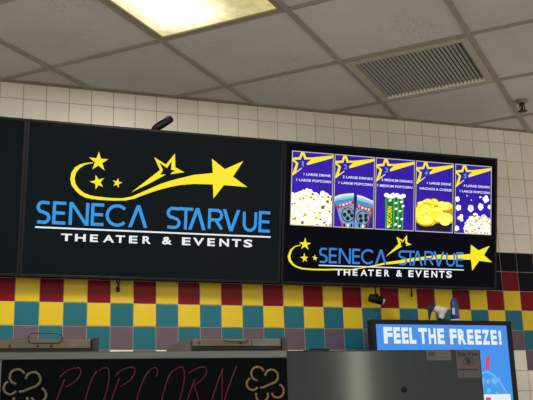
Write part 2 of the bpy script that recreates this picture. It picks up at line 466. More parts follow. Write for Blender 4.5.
GLYPH = {   # centre-line strokes in a unit box
 'E': [[(1, 1), (0, 1), (0, 0), (1, 0)], [(0, 0.5), (0.93, 0.5)]],
 'N': [[(0, 0), (0, 1)], [(1, 0), (1, 1)]],
 'A': [], 'V': [],
 'T': [[(0, 1), (1, 1)], [(0.5, 1), (0.5, 0)]],
 'U': [[(0, 1), (0, 0.36)]+[(0.5+0.5*math.cos(math.radians(t)), 0.36+0.36*math.sin(math.radians(t))) for t in range(190, 360, 15)]+[(1, 0.36), (1, 1)]],
 'C': [[(0.5+0.52*math.cos(math.radians(t)), 0.5+0.5*math.sin(math.radians(t))) for t in range(42, 320, 12)]],
 'R': [[(0, 0), (0, 1), (0.6, 1)]+[(0.62+0.34*math.cos(math.radians(t)), 0.745+0.255*math.sin(math.radians(t))) for t in range(75, -90, -15)]+[(0.6, 0.49), (0, 0.49)], [(0.5, 0.49), (1, 0)]],
 'S': [[(0.98, 0.98), (0.45, 1.0)]+[(0.40+0.36*math.cos(math.radians(t)), 0.76+0.24*math.sin(math.radians(t))) for t in range(100, 255, 15)]+[(0.42, 0.53), (0.6, 0.48)]+[(0.58+0.40*math.cos(math.radians(t)), 0.24+0.24*math.sin(math.radians(t))) for t in range(70, -95, -15)]+[(0.45, 0), (0.02, 0.015)]],
}
WORDS = [('S', -0.563, -0.4962), ('E', -0.4893, -0.4225), ('N', -0.4157, -0.3253), ('E', -0.316, -0.2495), ('C', -0.2471, -0.1425), ('A', -0.1423, -0.0512),
         ('S', 0.0363, 0.1091), ('T', 0.097, 0.168), ('A', 0.146, 0.2325), ('R', 0.2426, 0.3203), ('V', 0.3154, 0.4042), ('U', 0.4181, 0.4918), ('E', 0.5002, 0.5674)]
SMALL = [('T', -0.446, -0.3969), ('H', -0.3833, -0.3345), ('E', -0.3153, -0.2789), ('A', -0.2558, -0.2037), ('T', -0.1981, -0.1539), ('E', -0.1351, -0.0952), ('R', -0.0715, -0.0311), ('&', 0.0216, 0.0698),
         ('E', 0.1185, 0.1601), ('V', 0.1724, 0.2267), ('E', 0.2437, 0.2816), ('N', 0.3037, 0.3521), ('T', 0.3664, 0.4132), ('S', 0.426, 0.4717)]

def logo(scr, gr, tmap, smap, sw, blue):
    """the theater logo as lit areas of a screen; gr holds the graphic, tmap the big words, smap the small ones"""
    stars, big, outl, swo, swi = gr
    bm = B(); strip(bm, swo, swi, -0.0012); obj('yellow_swoosh', bm, L_yel, scr)
    bm = B(); poly(bm, big, -0.0008); obj('shooting_star', bm, L_yel, scr)
    bm = B(); poly(bm, outl, -0.0008); obj('outlined_star', bm, L_yel, scr)
    for s in stars:
        bm = B(); poly(bm, star5(s), -0.0008); obj('small_star', bm, L_yel, scr)
    diag = {'N': [((0, 1), (1, 0))], 'A': [((0, 0), (0.5, 1)), ((0.5, 1), (1, 0))], 'V': [((0, 1), (0.5, 0)), ((0.5, 0), (1, 1))]}
    for word in (WORDS[:6], WORDS[6:]):
        bm = B()
        for ch, a, b in word:
            top, bot = 0.3486+0.0045*a/0.56, 0.2437+0.0045*a/0.56
            (a2, b2), (a3, b3) = tmap((a, bot)), tmap((b, top))
            h = sw/2; x0_, x1_ = a2+h, a3-h
            for s in GLYPH[ch]:
                e_ = h if ch != 'T' else 0
                st = len(s) == 2 and s[0][0] == s[1][0]      # plain uprights run to the full letter height
                if st: ribbon(bm, [(x0_+u*(x1_-x0_), b2+v*(b3-b2)) for u, v in s], sw, 0.0)
                else: ribbon(bm, [(x0_+u*(x1_-x0_) if ch != 'T' else a2+u*(a3-a2), b2+h+v*(b3-b2-2*h)) for u, v in s], sw, 0.0)
            for (u0, v0), (u1, v1) in diag.get(ch, []):
                hw = h*1.16
                xa, xb = a2+hw+u0*(a3-a2-2*hw), a2+hw+u1*(a3-a2-2*hw); ya, yb = b2+v0*(b3-b2), b2+v1*(b3-b2)
                poly(bm, [(xa-hw, ya), (xa+hw, ya), (xb+hw, yb), (xb-hw, yb)], 0.00005 if u0 == 0 else 0.0001)
        obj('blue_lettering', bm, blue, scr)
    bm = B(); p = [tmap(q) for q in ((-0.5625, 0.2195), (0.5652, 0.2228), (0.5652, 0.2302), (-0.5625, 0.2270))]
    poly(bm, p, 0.0); obj('underline', bm, L_white, scr)
    for word in (SMALL[:7], SMALL[7:8], SMALL[8:]):
      bm = B()
      for ch, a, b in word:
        top, bot = 0.2048+0.0105*(a)/0.9, 0.1688+0.0055*a/0.9
        (a2, b2), (a3, b3) = smap((a, bot)), smap((b, top))
        text(bm, ch, a2, a3, b2, b3, 0.0003, bold=0.03)
      obj('white_lettering', bm, L_white, scr)

I = lambda p: p
def lmap(u0, u1, v0, v1, p0, p1, q0, q1):   # rectangle u/v -> p/q
    return lambda p: (p0+(p[0]-u0)/(u1-u0)*(p1-p0), q0+(p[1]-v0)/(v1-v0)*(q1-q0))

# left neighbour, mostly outside the picture
television(0.6295-1.2424, 'blank black wall screen cut off by the left edge of the picture')
t1, s1 = television(0.6295, 'black wall screen filled by one large star logo, no menu cards')
logo(s1, ((STAR1, STAR2, STAR3), BIG, OUTL, SWO, SWI), I, I, 0.0146, L_blue)
t2, s2 = television(1.8754, 'black wall screen with five purple menu cards above a smaller star logo', M_scr2)
MENU_STARS = ([(-0.4968, 0.2317), (-0.4645, 0.206), (-0.4769, 0.1718), (-0.5175, 0.1747), (-0.53, 0.2067)],
              [(-0.4995, 0.1558), (-0.4771, 0.1358), (-0.483, 0.1115), (-0.5053, 0.109), (-0.5224, 0.1342)],
              [(-0.4434, 0.1494), (-0.4247, 0.1343), (-0.4315, 0.1172), (-0.4499, 0.121), (-0.4577, 0.1388)])
MENU_BIG = [(0.4586, 0.2351), (0.5064, 0.2068), (0.5764, 0.2338), (0.5417, 0.1827), (0.593, 0.1452), (0.512, 0.1503), (0.4687, 0.096), (0.461, 0.1528), (0.4578, 0.1857)]
MENU_OUTL = [(0.0485, 0.2112), (0.0, 0.1831), (-0.048, 0.1523), (0.0254, 0.222), (0.0135, 0.2583), (0.0512, 0.2406), (0.0736, 0.2709), (0.0764, 0.2317), (0.1023, 0.221), (0.0656, 0.2125), (0.0746, 0.2199), (0.0653, 0.2265), (0.0648, 0.2511), (0.0501, 0.2306), (0.0268, 0.2472), (0.0403, 0.2267), (0.0367, 0.2137)]
MENU_SWO = [(-0.52, 0.1959), (-0.5528, 0.1873), (-0.5762, 0.1669), (-0.5878, 0.1358), (-0.5805, 0.111), (-0.5619, 0.0921), (-0.5407, 0.0816), (-0.5103, 0.0731), (-0.4497, 0.0705), (-0.3886, 0.0712), (-0.3332, 0.0741), (-0.2407, 0.078), (-0.1779, 0.0891), (-0.1145, 0.1003), (-0.0505, 0.1116), (0.0272, 0.12), (0.083, 0.1289), (0.1423, 0.1403), (0.2156, 0.1469), (0.2715, 0.1518), (0.318, 0.1515), (0.3699, 0.1514), (0.4181, 0.1543), (0.461, 0.1546)]
MENU_SWI = [(-0.5198, 0.1914), (-0.5485, 0.1836), (-0.5659, 0.1645), (-0.5735, 0.1363), (-0.5687, 0.1169), (-0.5531, 0.098), (-0.5349, 0.0885), (-0.5075, 0.081), (-0.4499, 0.0783), (-0.3888, 0.0791), (-0.3334, 0.082), (-0.2408, 0.0826), (-0.178, 0.0937), (-0.1147, 0.1061), (-0.0508, 0.1232), (0.0139, 0.1335), (0.0826, 0.1476), (0.142, 0.1555), (0.2153, 0.1664), (0.2711, 0.1755), (0.3217, 0.1736), (0.3695, 0.1777), (0.4177, 0.1812), (0.4592, 0.1858)]
tm = lmap(-0.5617, 0.5674, 0.2234, 0.3505, -0.420, 0.4185, 0.0965, 0.1905)
sm = lmap(-0.446, 0.4717, 0.1688, 0.2048, -0.3281, 0.344, 0.0518, 0.0862)
logo(s2, (MENU_STARS, MENU_BIG, MENU_OUTL, MENU_SWO, MENU_SWI), tm, sm, 0.0104, L_blue2)

# menu cards on the right screen
P_w = lit('popcorn_white', (220, 228, 234), 1.0, noise=0.12, scale=60)
P_s = lit('popcorn_shade', (190, 200, 206), 1.0, noise=0.15, scale=60)
P_c = lit('popcorn_cream', (232, 212, 150), 1.0, noise=0.12, scale=60)
P_o = lit('popcorn_amber', (196, 142, 66), 1.0, noise=0.2, scale=60)
P_d = lit('popcorn_brown', (140, 112, 78), 0.9)
MATS_POP = [P_w, P_s, P_c, P_o, P_d]
CW, CHh, CV = 0.2275, 0.3735, 0.2910
CARDX = [-0.5805, -0.3475, -0.1145, 0.1195, 0.3565]

def kernel(bm, x, y, r, d, clip, hero=True):
    n = rng.randint(3, 5); a0 = rng.uniform(0, 6.28)
    for i in range(n):
        a = a0+i*6.28/n
        disc(bm, x+math.cos(a)*r*0.55, y+math.sin(a)*r*0.55, r*rng.uniform(0.45, 0.7), d+i*0.000004, rng.choice([0, 0, 0, 1, 2]), 10, clip=clip)
    for q in range(rng.choice([1, 1, 2, 3]) if hero else 0):
        disc(bm, x+rng.uniform(-.5, .5)*r, y+rng.uniform(-.5, .5)*r, r*rng.uniform(0.2, 0.48), d+0.00004+q*.000003, rng.choice([2, 2, 3, 4]), 8, clip=clip)

def menu_card(i, lines, number, picture):
    x0 = CARDX[i]
    U = lambda u: x0+u*CW
    V = lambda v: CV+v*CHh
    P = lambda pts: [(U(u), V(v)) for u, v in pts]
    bm = B(); poly(bm, P([(0, 0), (1, 0), (1, 1), (0, 1)]), -0.0014)
    card = obj('menu_card', bm, L_ind, t2)
    bm = B(); e = 0.019; ey = e*CW/CHh
    for q in ([(0, 0), (1, 0), (1, ey), (0, ey)], [(0, 1-ey), (1, 1-ey), (1, 1), (0, 1)], [(0, ey), (e, ey), (e, 1-ey), (0, 1-ey)], [(1-e, ey), (1, ey), (1, 1-ey), (1-e, 1-ey)]):
        poly(bm, P(q), 0.0002)
    obj('card_border', bm, L_border, card)
    sp = [(139, 52), (126, 106), (66, 110), (66, 136), (98, 163), (64, 262), (76, 266), (150, 208), (150, 198), (102, 232), (120, 160), (84, 130), (138, 128), (153, 84), (170, 128), (228, 126), (190, 160), (196, 178), (420, 114), (420, 92), (232, 110), (184, 108), (168, 56)]
    q = []
    for x, y in sp:
        u = (x-62)/360; v = 1-(y-(47+31*u))/655; q.append((min(max(u, 0.012), 0.99), min(v, 0.988)))
    bm = B(); poly(bm, P(q), -0.0004); obj('star_emblem', bm, L_yel, card)
    bm = B(); text(bm, number, U(0.225 if number != '1' else 0.24), U(0.315 if number != '1' else 0.285), V(0.80), V(0.868), 0.0, bold=0.015); obj('card_number', bm, L_num, card)
    bm = B()
    for (s, u0, u1), vc in zip(lines, (0.695, 0.612)):
        text(bm, s, U(u0), U(u1), V(vc-0.017), V(vc+0.017), 0.0, bold=0.02)
    obj('card_lettering', bm, L_white, card)
    picture(card, U, V, P, (U(e), U(1-e), V(ey), V(1-ey)))

def pic_popcorn(card, U, V, P, clip):
    bm = B()
    prof = [(0, .41), (.1, .40), (.2, .45), (.27, .485), (.45, .48), (.58, .45), (.68, .41), (.78, .45), (.88, .435), (1, .36)]
    def top(u):
        for (a, p), (b, q) in zip(prof, prof[1:]):
            if a <= u <= b: return p+(q-p)*(u-a)/(b-a)
        return .36
    n = 26
    for j in range(n):
        u0, u1 = .02+.96*j/n, .02+.96*(j+1)/n
        poly(bm, P([(u0, .015), (u1, .015), (u1, top(u1)-.03), (u0, top(u0)-.03)]), -0.0010, 1)
    d = -0.0008
    pts = []
    for j in range(110):
        u = rng.uniform(.02, .98); v = rng.uniform(.02, top(u)-.02); pts.append((v, u))
    for v, u in sorted(pts, reverse=True):
        d += 0.000004
        kernel(bm, U(u), V(v), CW*rng.uniform(.07, .12), d, clip)
    obj('popcorn_picture', bm, MATS_POP, card)

C_lb = lit('cup_pale_blue', (150, 205, 232), 1.0); C_mb = lit('cup_blue', (70, 150, 205), 1.0); C_r = lit('cup_red', (198, 40, 56), 1.0)
C_g = lit('cup_grey_blue', (96, 128, 156), 1.0, noise=0.3, scale=50); C_d = lit('cup_dark', (14, 18, 34), 0.9); C_w = lit('cup_white', (232, 238, 240), 1.0)
def pic_cups(card, U, V, P, clip):
    Z = lambda pts: P([(min(max((x-10)/355, .02), .98), max((330-y)/648, .014)) for x, y in pts])
    MC = [C_lb, C_mb, C_r, C_g, C_d, C_w]
    d = -0.0009
    left = [([(18, 62), (60, 40), (120, 26), (185, 18), (185, 60), (18, 105)], 5), ([(18, 84), (90, 58), (186, 44), (186, 95), (30, 150)], 1), ([(18, 76), (90, 52), (186, 38), (186, 58), (20, 96)], 0),
            ([(30, 140), (186, 84), (188, 112), (42, 170)], 2), ([(42, 168), (188, 112), (186, 330), (86, 330)], 3), ([(66, 250), (90, 290), (100, 330), (82, 330)], 2)]
    right = [([(214, 30), (270, 42), (362, 76), (362, 120), (214, 70)], 5), ([(214, 62), (290, 76), (362, 100), (358, 150), (212, 118)], 1), ([(214, 52), (290, 66), (362, 92), (362, 110), (214, 76)], 0),
             ([(212, 116), (356, 142), (350, 178), (208, 148)], 2), ([(206, 148), (352, 180), (300, 330), (192, 330)], 3), ([(340, 182), (354, 180), (312, 330), (296, 330)], 2), ([(190, 10), (206, 60), (206, 170), (192, 200)], 4)]
    reels = [(138, 214, [(-30, 0), (8, -28), (34, 4), (-2, 32)]), (270, 234, [(-24, -14), (24, -20), (-18, 26), (26, 16)])]
    words = [lambda k_: [(56+k_*30, 148-k_*11), (76+k_*30, 128-k_*11)], lambda k_: [(222+k_*30, 146+k_*7), (242+k_*30, 126+k_*7)]]
    for shapes, (cx, cy, hs), wd in zip((left, right), reels, words):
        bm = B()
        for j, (q, m_) in enumerate(shapes): poly(bm, Z(q), d+j*.00006, m_)
        q = Z([(cx, cy), (cx+52, cy)]); r = q[1][0]-q[0][0]
        disc(bm, q[0][0], q[0][1], r*1.15, d+.00045, 4, 18, clip=clip); disc(bm, q[0][0], q[0][1], r*1.02, d+.0005, 3, 18, clip=clip)
        for hx, hy in hs:
            h_ = Z([(cx+hx, cy+hy)])[0]; disc(bm, h_[0], h_[1], r*.34, d+.0006, 4, 10, clip=clip)
        for k_ in (-1, 0, 1):
            poly(bm, Z([(cx+k_*34-9, 292), (cx+k_*34+9, 292), (cx+k_*28+8, 330), (cx+k_*28-8, 330)]), d+.0006, 4 if k_ else 5)
        for k_ in range(4):
            a = Z(wd(k_)); text(bm, 'TIME'[k_], a[0][0], a[1][0], a[0][1], a[1][1], d+.0006, bold=.03, mi=5)
        obj('drink_cup_picture', bm, MC, card)

G_d = lit('bag_dark_green', (14, 104, 40), 1.0); G_l = lit('bag_light_green', (52, 168, 66), 1.0)
def pic_bag(card, U, V, P, clip):
    bm = B(); d = -0.0010
    poly(bm, P([(.25, .47), (.74, .46), (.72, .02), (.28, .02)]), d, 0)
    for a, b in ((.26, .31), (.45, .50), (.56, .61), (.68, .72)):
        poly(bm, P([(a, .47), (b, .47), (b+.005, .02), (a+.01, .02)]), d+.0001, 1)
    for j in range(16):
        kernel_u = .27+.46*j/15
        disc(bm, U(kernel_u), V(.475+rng.uniform(-.012, .022)), CW*.045, d+.0002+j*.00001, 3, 9, clip=clip)
    text(bm, 'POPCORN', U(.315), U(.43), V(.05), V(.33), d+0.0004, bold=.03, mi=2, rot=True)
    for u, v in ((.52, .38), (.66, .40), (.37, .41), (.53, .30), (.63, .27), (.56, .17), (.68, .16), (.34, .045), (.52, .08), (.62, .06), (.70, .34)):
        disc(bm, U(u), V(v), CW*.028, d+.0004, 3, 7, clip=clip); disc(bm, U(u+.03), V(v+.008), CW*.02, d+.00042, 3, 7, clip=clip)
    obj('popcorn_bag_picture', bm, [G_d, G_l, L_yel, P_w], card)

N_y = lit('chip_yellow', (240, 206, 48), 1.0, noise=0.15, scale=40); N_l = lit('chip_light', (248, 226, 96), 1.0, noise=0.1, scale=40); N_d = lit('chip_shadow', (200, 152, 26), 1.0)
def pic_nachos(card, U, V, P, clip):
    bm = B(); d = -0.0010
    poly(bm, P([(.02, .12), (.98, .14), (.9, .025), (.10, .02)]), d, 3)
    poly(bm, P([(.02, .36), (.2, .40), (.4, .43), (.6, .45), (.8, .42), (.98, .38), (.98, .14), (.02, .12)]), d+.00005, 2)
    tops = []
    for j in range(44):
        u = rng.uniform(.05, .97); v = rng.uniform(.14, .43-.25*(u-.55)**2)
        tops.append((v, u))
    k_ = 0
    for v, u in sorted(tops, reverse=True):
        k_ += 1; r = CW*rng.uniform(.10, .16); z_ = d+.0001+k_*.00001
        disc(bm, U(u), V(v)-.0015, r, z_, 2, 14, ry=r*rng.uniform(.6, .8), clip=clip)
        disc(bm, U(u), V(v), r*.94, z_+.000004, rng.choice([0, 1, 1]), 14, ry=r*rng.uniform(.55, .72), clip=clip)
    disc(bm, U(.27), V(.165), CW*.25, d+.0007, 2, 22, ry=CW*.145, clip=clip); disc(bm, U(.27), V(.175), CW*.235, d+.00072, 0, 22, ry=CW*.125, clip=clip)
    disc(bm, U(.29), V(.178), CW*.17, d+.00074, 1, 20, ry=CW*.08, clip=clip)
    obj('nachos_picture', bm, [N_y, N_l, N_d, C_d], card)

def pic_loose(card, U, V, P, clip):
    bm = B(); d = -0.0010
    for x, y, r in ((28, 214, .06), (170, 207, .085), (145, 245, .075), (95, 257, .075), (34, 257, .07), (45, 307, .085), (28, 358, .06), (190, 245, .05), (142, 198, .025), (98, 216, .015), (75, 196, .015)):
        u, v = (x-15)/183, (385-y)/345
        kernel(bm, U(u), V(v), CW*r, d, clip, False)
        obj('popcorn_piece_picture', bm, MATS_POP, card); bm = B()
    prof = [(.28, .06), (.33, .16), (.42, .25), (.55, .285), (.72, .28), (.86, .27), (.98, .24)]
    def top(u):
        for (a, p), (b, q) in zip(prof, prof[1:]):
            if a <= u <= b: return p+(q-p)*(u-a)/(b-a)
        return .05
    for (a, p), (b, q) in zip(prof, prof[1:]):
        poly(bm, P([(a, .015), (b, .015), (b, q-.02), (a, p-.02)]), d, 1)
    pts = sorted([(rng.uniform(.02, top(u)), u) for u in [rng.uniform(.28, .98) for _ in range(100)]], reverse=True)
    for v, u in pts:
        d += .000004; kernel(bm, U(u), V(v), CW*rng.uniform(.04, .065), d+.0002, clip)
    obj('loose_popcorn_picture', bm, MATS_POP, card)

menu_card(0, [('1 LARGE DRINK', .29, .95), ('1 LARGE POPCORN', .12, .955)], '1', pic_popcorn)
menu_card(1, [('2 LARGE DRINKS', .21, .95), ('1 LARGE POPCORN', .11, .955)], '2', pic_cups)
menu_card(2, [('2 MEDIUM DRINKS', .15, .94), ('1 MEDIUM POPCORN', .05, .94)], '3', pic_bag)
menu_card(3, [('1 LARGE DRINK', .30, .95), ('NACHOS & CHEESE', .11, .955)], '4', pic_nachos)
menu_card(4, [('4 LARGE DRINKS', .23, .955), ('1 LARGE POPCORN', .13, .955)], '5', pic_loose)

# ------------------------------------------------------------------ bits around the screens
M_blk = mat('black_plastic', (9, 9, 11), rough=0.5, spec=0.2)
M_pale = mat('pale_plastic', (214, 210, 200), rough=0.4)
# stick sensor poking up behind the logo screen
r = empty('infrared_sensor', (0.585, -0.178, FZ+0.806), 'short black stick sensor slanting up from the top edge of the logo screen', 'sensor')
a = Vector((0.002, -0.001, 0.0)); b = Vector((0.098, -0.012, 0.066))
bm = B(); tube(bm, [a+(b-a)*t for t in (0, .06, .2, .5, .85, .97, 1)], [.008, .012, .018, .020, .018, .016, .011], 12); obj('sensor_body', bm, M_blk, r)
bm = B(); p = a+(b-a)*0.70; tube(bm, [p+Vector((-.008, -.003, .006)), p+Vector((.016, -.006, .024))], .0105, 10); obj('sensor_window', bm, mat('mauve_lens', (112, 98, 124), rough=0.3), r)
bm = B(); box(bm, -0.009, 0.006, -0.006, 0.006, -0.006, 0.006, 0.002); tube(bm, [(-0.002, 0.004, -0.002), (-0.01, 0.05, -0.04), (-0.01, 0.10, -0.09)], 0.003, 6); obj('sensor_foot', bm, M_blk, r)

# cable end under the logo screen
r = empty('cable_end', (0.4615, -0.012, FZ+0.20), 'small black cable plug dangling below the logo screen on yellow tile', 'cable', group=None)
bm = B(); tube(bm, [(0, 0, 0), (-0.004, -0.006, -0.06), (-0.006, -0.012, -0.10), (0.004, -0.012, -0.118), (0.0, -0.012, -0.128)], 0.0035, 6); tube(bm, [(0.010, -.004, 0), (0.009, -0.010, -0.07), (0.006, -0.013, -0.112), (0.002, -0.012, -0.126)], 0.003, 6); obj('cord', bm, M_blk, r)
bm = B(); box(bm, -0.008, 0.009, -0.018, -0.006, -0.150, -0.124, 0.003); obj('plug', bm, M_blk, r)
r = empty('cable_stub', (2.012, -0.012, FZ+0.20), 'thin black cable tip hanging below the menu screen', 'cable')
bm = B(); tube(bm, [(0, 0, 0), (0.001, -0.008, -0.08), (0.0, -0.010, -0.118)], 0.003, 6); obj('cord', bm, M_blk, r)
bm = B(); tube(bm, [(0, -0.010, -0.116), (-0.001, -0.010, -0.140)], 0.0055, 8); obj('cable_tip', bm, M_blk, r)
# hanging black camera with a pale end
r = empty('hanging_camera', (1.781, -0.02, FZ+0.14), 'small black cylinder camera with pale lens hanging under the menu screen', 'camera')
bm = B(); tube(bm, [(0, 0.012, 0.05), (-0.002, -0.02, 0.0), (-0.003, -0.045, -0.045), (-0.004, -0.05, -0.082)], 0.0045, 8); box(bm, -0.014, 0.008, -0.06, -0.04, -0.094, -0.076, 0.003); obj('camera_arm', bm, M_blk, r)
a = Vector((-0.043, -0.05, -0.096)); b = Vector((0.024, -0.062, -0.116))
bm = B(); tube(bm, [a, a+(b-a)*.04, a+(b-a)*.9, b], [.016, .021, .021, .019], 14); obj('camera_body', bm, M_blk, r)
bm = B(); tube(bm, [b, b+(b-a).normalized()*0.010], [.016, .014], 12); obj('camera_lens', bm, M_pale, r)

# ------------------------------------------------------------------ popcorn cabinet
CY = -1.2; CT = FZ-0.3293; OX, YAW = 0.4925, math.radians(-3.5)
def steel(name, rgb, rough, noise, sc=(60, 60, 0.8)):
    m = mat(name, rgb, rough=rough, metal=0.9, noise=noise, scale=3.0, stretch=sc)
    return m
M_steel = steel('brushed_stainless', (60, 65, 63), 0.12, 0.12)
M_rail = steel('rail_stainless', (102, 106, 108), 0.34, 0.08, (0.8, 60, 60))
cab = empty('popcorn_cabinet', (OX, CY, 0), 'tall brushed steel popcorn cabinet with a dark neon sign along its top front', 'cabinet', (0, 0, YAW))
bm = B(); box(bm, -1.1125, 1.0975, 0.0, 0.6, 0.0, CT, 0.004); obj('cabinet_body', bm, M_steel, cab)
# sign recess and its steel rails
SX0, SX1, ST, SB = -0.6008, 0.343, FZ-0.356, FZ-0.72
bm = B(); box(bm, SX0-0.10, SX1, -0.014, -0.0005, ST+0.0005, CT-0.001, 0.003); obj('sign_rail', bm, M_rail, cab)
bm = B(); box(bm, SX0-0.10, SX0-0.0005, -0.014, -0.0005, SB, ST, 0.003); obj('sign_stile', bm, M_rail, cab)
bm = B(); box(bm, SX0, SX1, -0.008, -0.0005, SB, ST, 0.001)
sign = obj('sign_panel', bm, mat('black_acrylic', (8, 12, 15), rough=0.3, spec=0.025), cab); sign['label'] = 'glossy black sign panel with unlit neon writing'
M_neon = mat('unlit_magenta_neon', (74, 10, 32), rough=0.3, spec=0.2)
M_kern1 = mat('unlit_cream_neon', (84, 78, 64), rough=0.4); M_kern2 = mat('unlit_ochre_neon', (108, 86, 34), rough=0.4)
# strokes of the tube letters, in sign units: 1 unit = 1 mm, origin at the sign's top left corner
S = 0.00325   # one drawing step on the sign
def N(pts, ox, oy): return [(ox+x*S, -0.014, FZ+oy-y*S) for x, y in pts]
def smooth(pts, k=3):
    for _ in range(k):
        q = [pts[0]]
        for a, b in zip(pts, pts[1:]):
            q.append(tuple(a[i]*.75+b[i]*.25 for i in range(2))); q.append(tuple(a[i]*.25+b[i]*.75 for i in range(2)))
        q.append(pts[-1]); pts = q
    return pts
LET = {
 'P': [[(4, 9), (11, 3), (21, 0), (26, 1), (27, 5), (24, 11), (17, 16), (10, 19)], [(9, 11), (2, 28), (-6, 50)]],
 'O': [[(16, 4), (20, 1), (26, 0), (28, 6), (27, 18), (22, 34), (14, 48), (6, 54), (0, 50), (0, 40), (3, 26), (9, 10), (14, 4)]],
 'C': [[(24, 10), (26, 4), (23, 0), (16, 3), (8, 14), (2, 30), (0, 44), (4, 53), (12, 52), (20, 44)]],
 'R': [[(4, 7), (12, 3), (22, 0), (26, 3), (25, 9), (18, 15), (10, 20)], [(12, 13), (4, 30), (-4, 52)], [(11, 20), (15, 30), (18, 44), (22, 52)]],
 'N': [[(12, 3), (4, 24), (-6, 52)], [(12, 2), (11, 26), (10, 50)], [(27, 0), (21, 14), (14, 32), (9, 50)]],
}
for ch, ox in (('P', -.4314), ('O', -.3445), ('P', -.2577), ('C', -.1793), ('O', -.0964), ('R', -.0156), ('N', .0733)):
    bm = B()
    for s in LET[ch]:
        tube(bm, N([(x*(1.02 if ch == 'N' else .88), y) for x, y in smooth(s)], ox, -0.3815), 0.0026, 8)
    obj('neon_letter', bm, M_neon, sign)
def kern(ox, oy, m):
    bm = B()
    arcs = [arc(-9, -8, 7, 7, -20, -265, 18), arc(6, -5, 7, 7, 185, 425, 18)+[(2, 4), (-3, 6), (-7, 6.5)], arc(-15, 2.5, 6.2, 6.2, -110, -330, 14), arc(12, 10, 6.8, 7, -70, 165, 16), arc(-5, 14, 6.5, 7, 200, -20, 16)]
    for s in arcs:
        tube(bm, N([(x, y) for x, y in s], ox, oy), 0.0042, 8)
    obj('neon_kernel', bm, m, sign)
kern(-0.523, -0.434, M_kern1); kern(0.2650, -0.434, M_kern2)
# stickers on the steel
OXS = 0.528
M_paper = mat('pale_sticker', (74, 68, 70), rough=0.6, noise=0.05); M_ink = mat('dark_ink', (14, 16, 34), rough=0.6)
M_ink2 = mat('faded_red_ink', (112, 62, 62), rough=0.6); M_paper2 = mat('grey_sticker', (80, 85, 82), rough=0.6)
st = boxobj('sticker', (1.523-OXS, 1.619-OXS, -0.0014, -0.0003, FZ-0.431, FZ-0.331), M_paper, cab, 0); st['label'] = 'pale square sticker with dark lettering and a round emblem'
bm = B(); text(bm, 'Big Eye', 1.532-OXS, 1.612-OXS, FZ-0.357, FZ-0.337, 0.0016, bold=.03); obj('sticker_lettering', bm, M_ink, st)
bm = B(); ribbon(bm, arc(1.573-OXS, FZ-0.372, 0.021, 0.015, 0, 345, 20), 0.0025, 0.0016, closed=True); disc(bm, 1.572-OXS, FZ-0.371, 0.011, 0.0017, 0, 14); poly(bm, [(1.556-OXS, FZ-0.366), (1.568-OXS, FZ-0.358), (1.58-OXS, FZ-0.369)], 0.0018)
obj('sticker_emblem', bm, M_ink, st)
bm = B()
for z_, x_ in ((-.388, 1.612), (-.394, 1.605)): poly(bm, [(1.53-OXS, FZ+z_), (x_-OXS, FZ+z_), (x_-OXS, FZ+z_+.0022), (1.53-OXS, FZ+z_+.0022)], 0.0016)
obj('sticker_fine_print', bm, M_ink2, st)
bm = B(); poly(bm, [(1.53-OXS, FZ-.404), (1.612-OXS, FZ-.404), (1.612-OXS, FZ-.399), (1.53-OXS, FZ-.399)], 0.0016); obj('sticker_line', bm, M_ink, st)
st2 = boxobj('label_plate', (1.405-OXS, 1.503-OXS, -0.0014, -0.0003, FZ-0.367, FZ-0.331), M_paper2, cab, 0); st2['label'] = 'small grey rectangular label with short dark word'
bm = B(); text(bm, 'HIKI', 1.412-OXS, 1.440-OXS, FZ-0.352, FZ-0.336, 0.0016, bold=.03); obj('plate_lettering', bm, M_ink, st2)
bm = B()
for z_, a_ in ((-.344, 1.447), (-.358, 1.416)): poly(bm, [(a_-OXS, FZ+z_), (1.495-OXS, FZ+z_), (1.495-OXS, FZ+z_+.0028), (a_-OXS, FZ+z_+.0028)], 0.0016)
obj('plate_fine_print', bm, M_paper, st2)
bm = B(); lathe(bm, [(0.0105, 0), (0.0105, 0.0015), (0.006, 0.003)], 16, M=Matrix.Translation((1.308-OXS, -0.0006, FZ-0.4685)) @ Matrix.Rotation(math.pi/2, 4, 'X')); obj('screw_hole', bm, M_blk, cab)

# ------------------------------------------------------------------ steel bins on the cabinet
M_bin = steel('worn_bin_steel', (92, 92, 90), 0.45, 0.15, (3, 3, 3))
M_brassy = mat('yellowed_strip', (104, 96, 74), rough=0.45, metal=0.35, noise=0.25, scale=14)
M_dark = mat('dark_gap', (24, 24, 24), rough=0.7)
M_wire = mat('wire', (72, 68, 62), rough=0.35, metal=0.8)
def wire_loop(x0, x1, z0, z1, y, lean):
    pts = []
    rr = min((z1-z0)/2, 0.02)
    for cx, cz, a0 in ((x1-rr, z1-rr, 90), (x1-rr, z0+rr, 0), (x0+rr, z0+rr, -90), (x0+rr, z1-rr, -180)):
        for i in range(5):
            a = math.radians(a0-i*22.5); z_ = cz+rr*math.sin(a)
            pts.append((cx+rr*math.cos(a), y-lean*(z_-z0), z_))
    return pts
by = CY+0.05
r = empty('steel_bin', (0.0, by, CT+0.0005), 'worn steel bin with standing wire handle on the cabinet top, left one', 'bin', rot=(0, 0, YAW), group='worn steel bins on the popcorn cabinet')
bm = B(); box(bm, -0.38, 0.176, 0.012, 0.30, 0.0, 0.044, 0.003); obj('bin_body', bm, M_bin, r)
bm = B(); box(bm, -0.38, 0.172, 0.0, 0.0115, 0.012, 0.040, 0.002); obj('bin_front_strip', bm, M_brassy, r)
bm = B(); box(bm, -0.38, 0.176, 0.003, 0.0115, 0.0, 0.0115, 0.001); obj('bin_lower_lip', bm, M_dark, r)
bm = B(); box(bm, 0.1765, 0.198, -0.004, 0.30, 0.0, 0.047, 0.003); obj('bin_end_cap', bm, mat('dark_end_cap', (50, 50, 53), rough=0.5, metal=0.4), r)
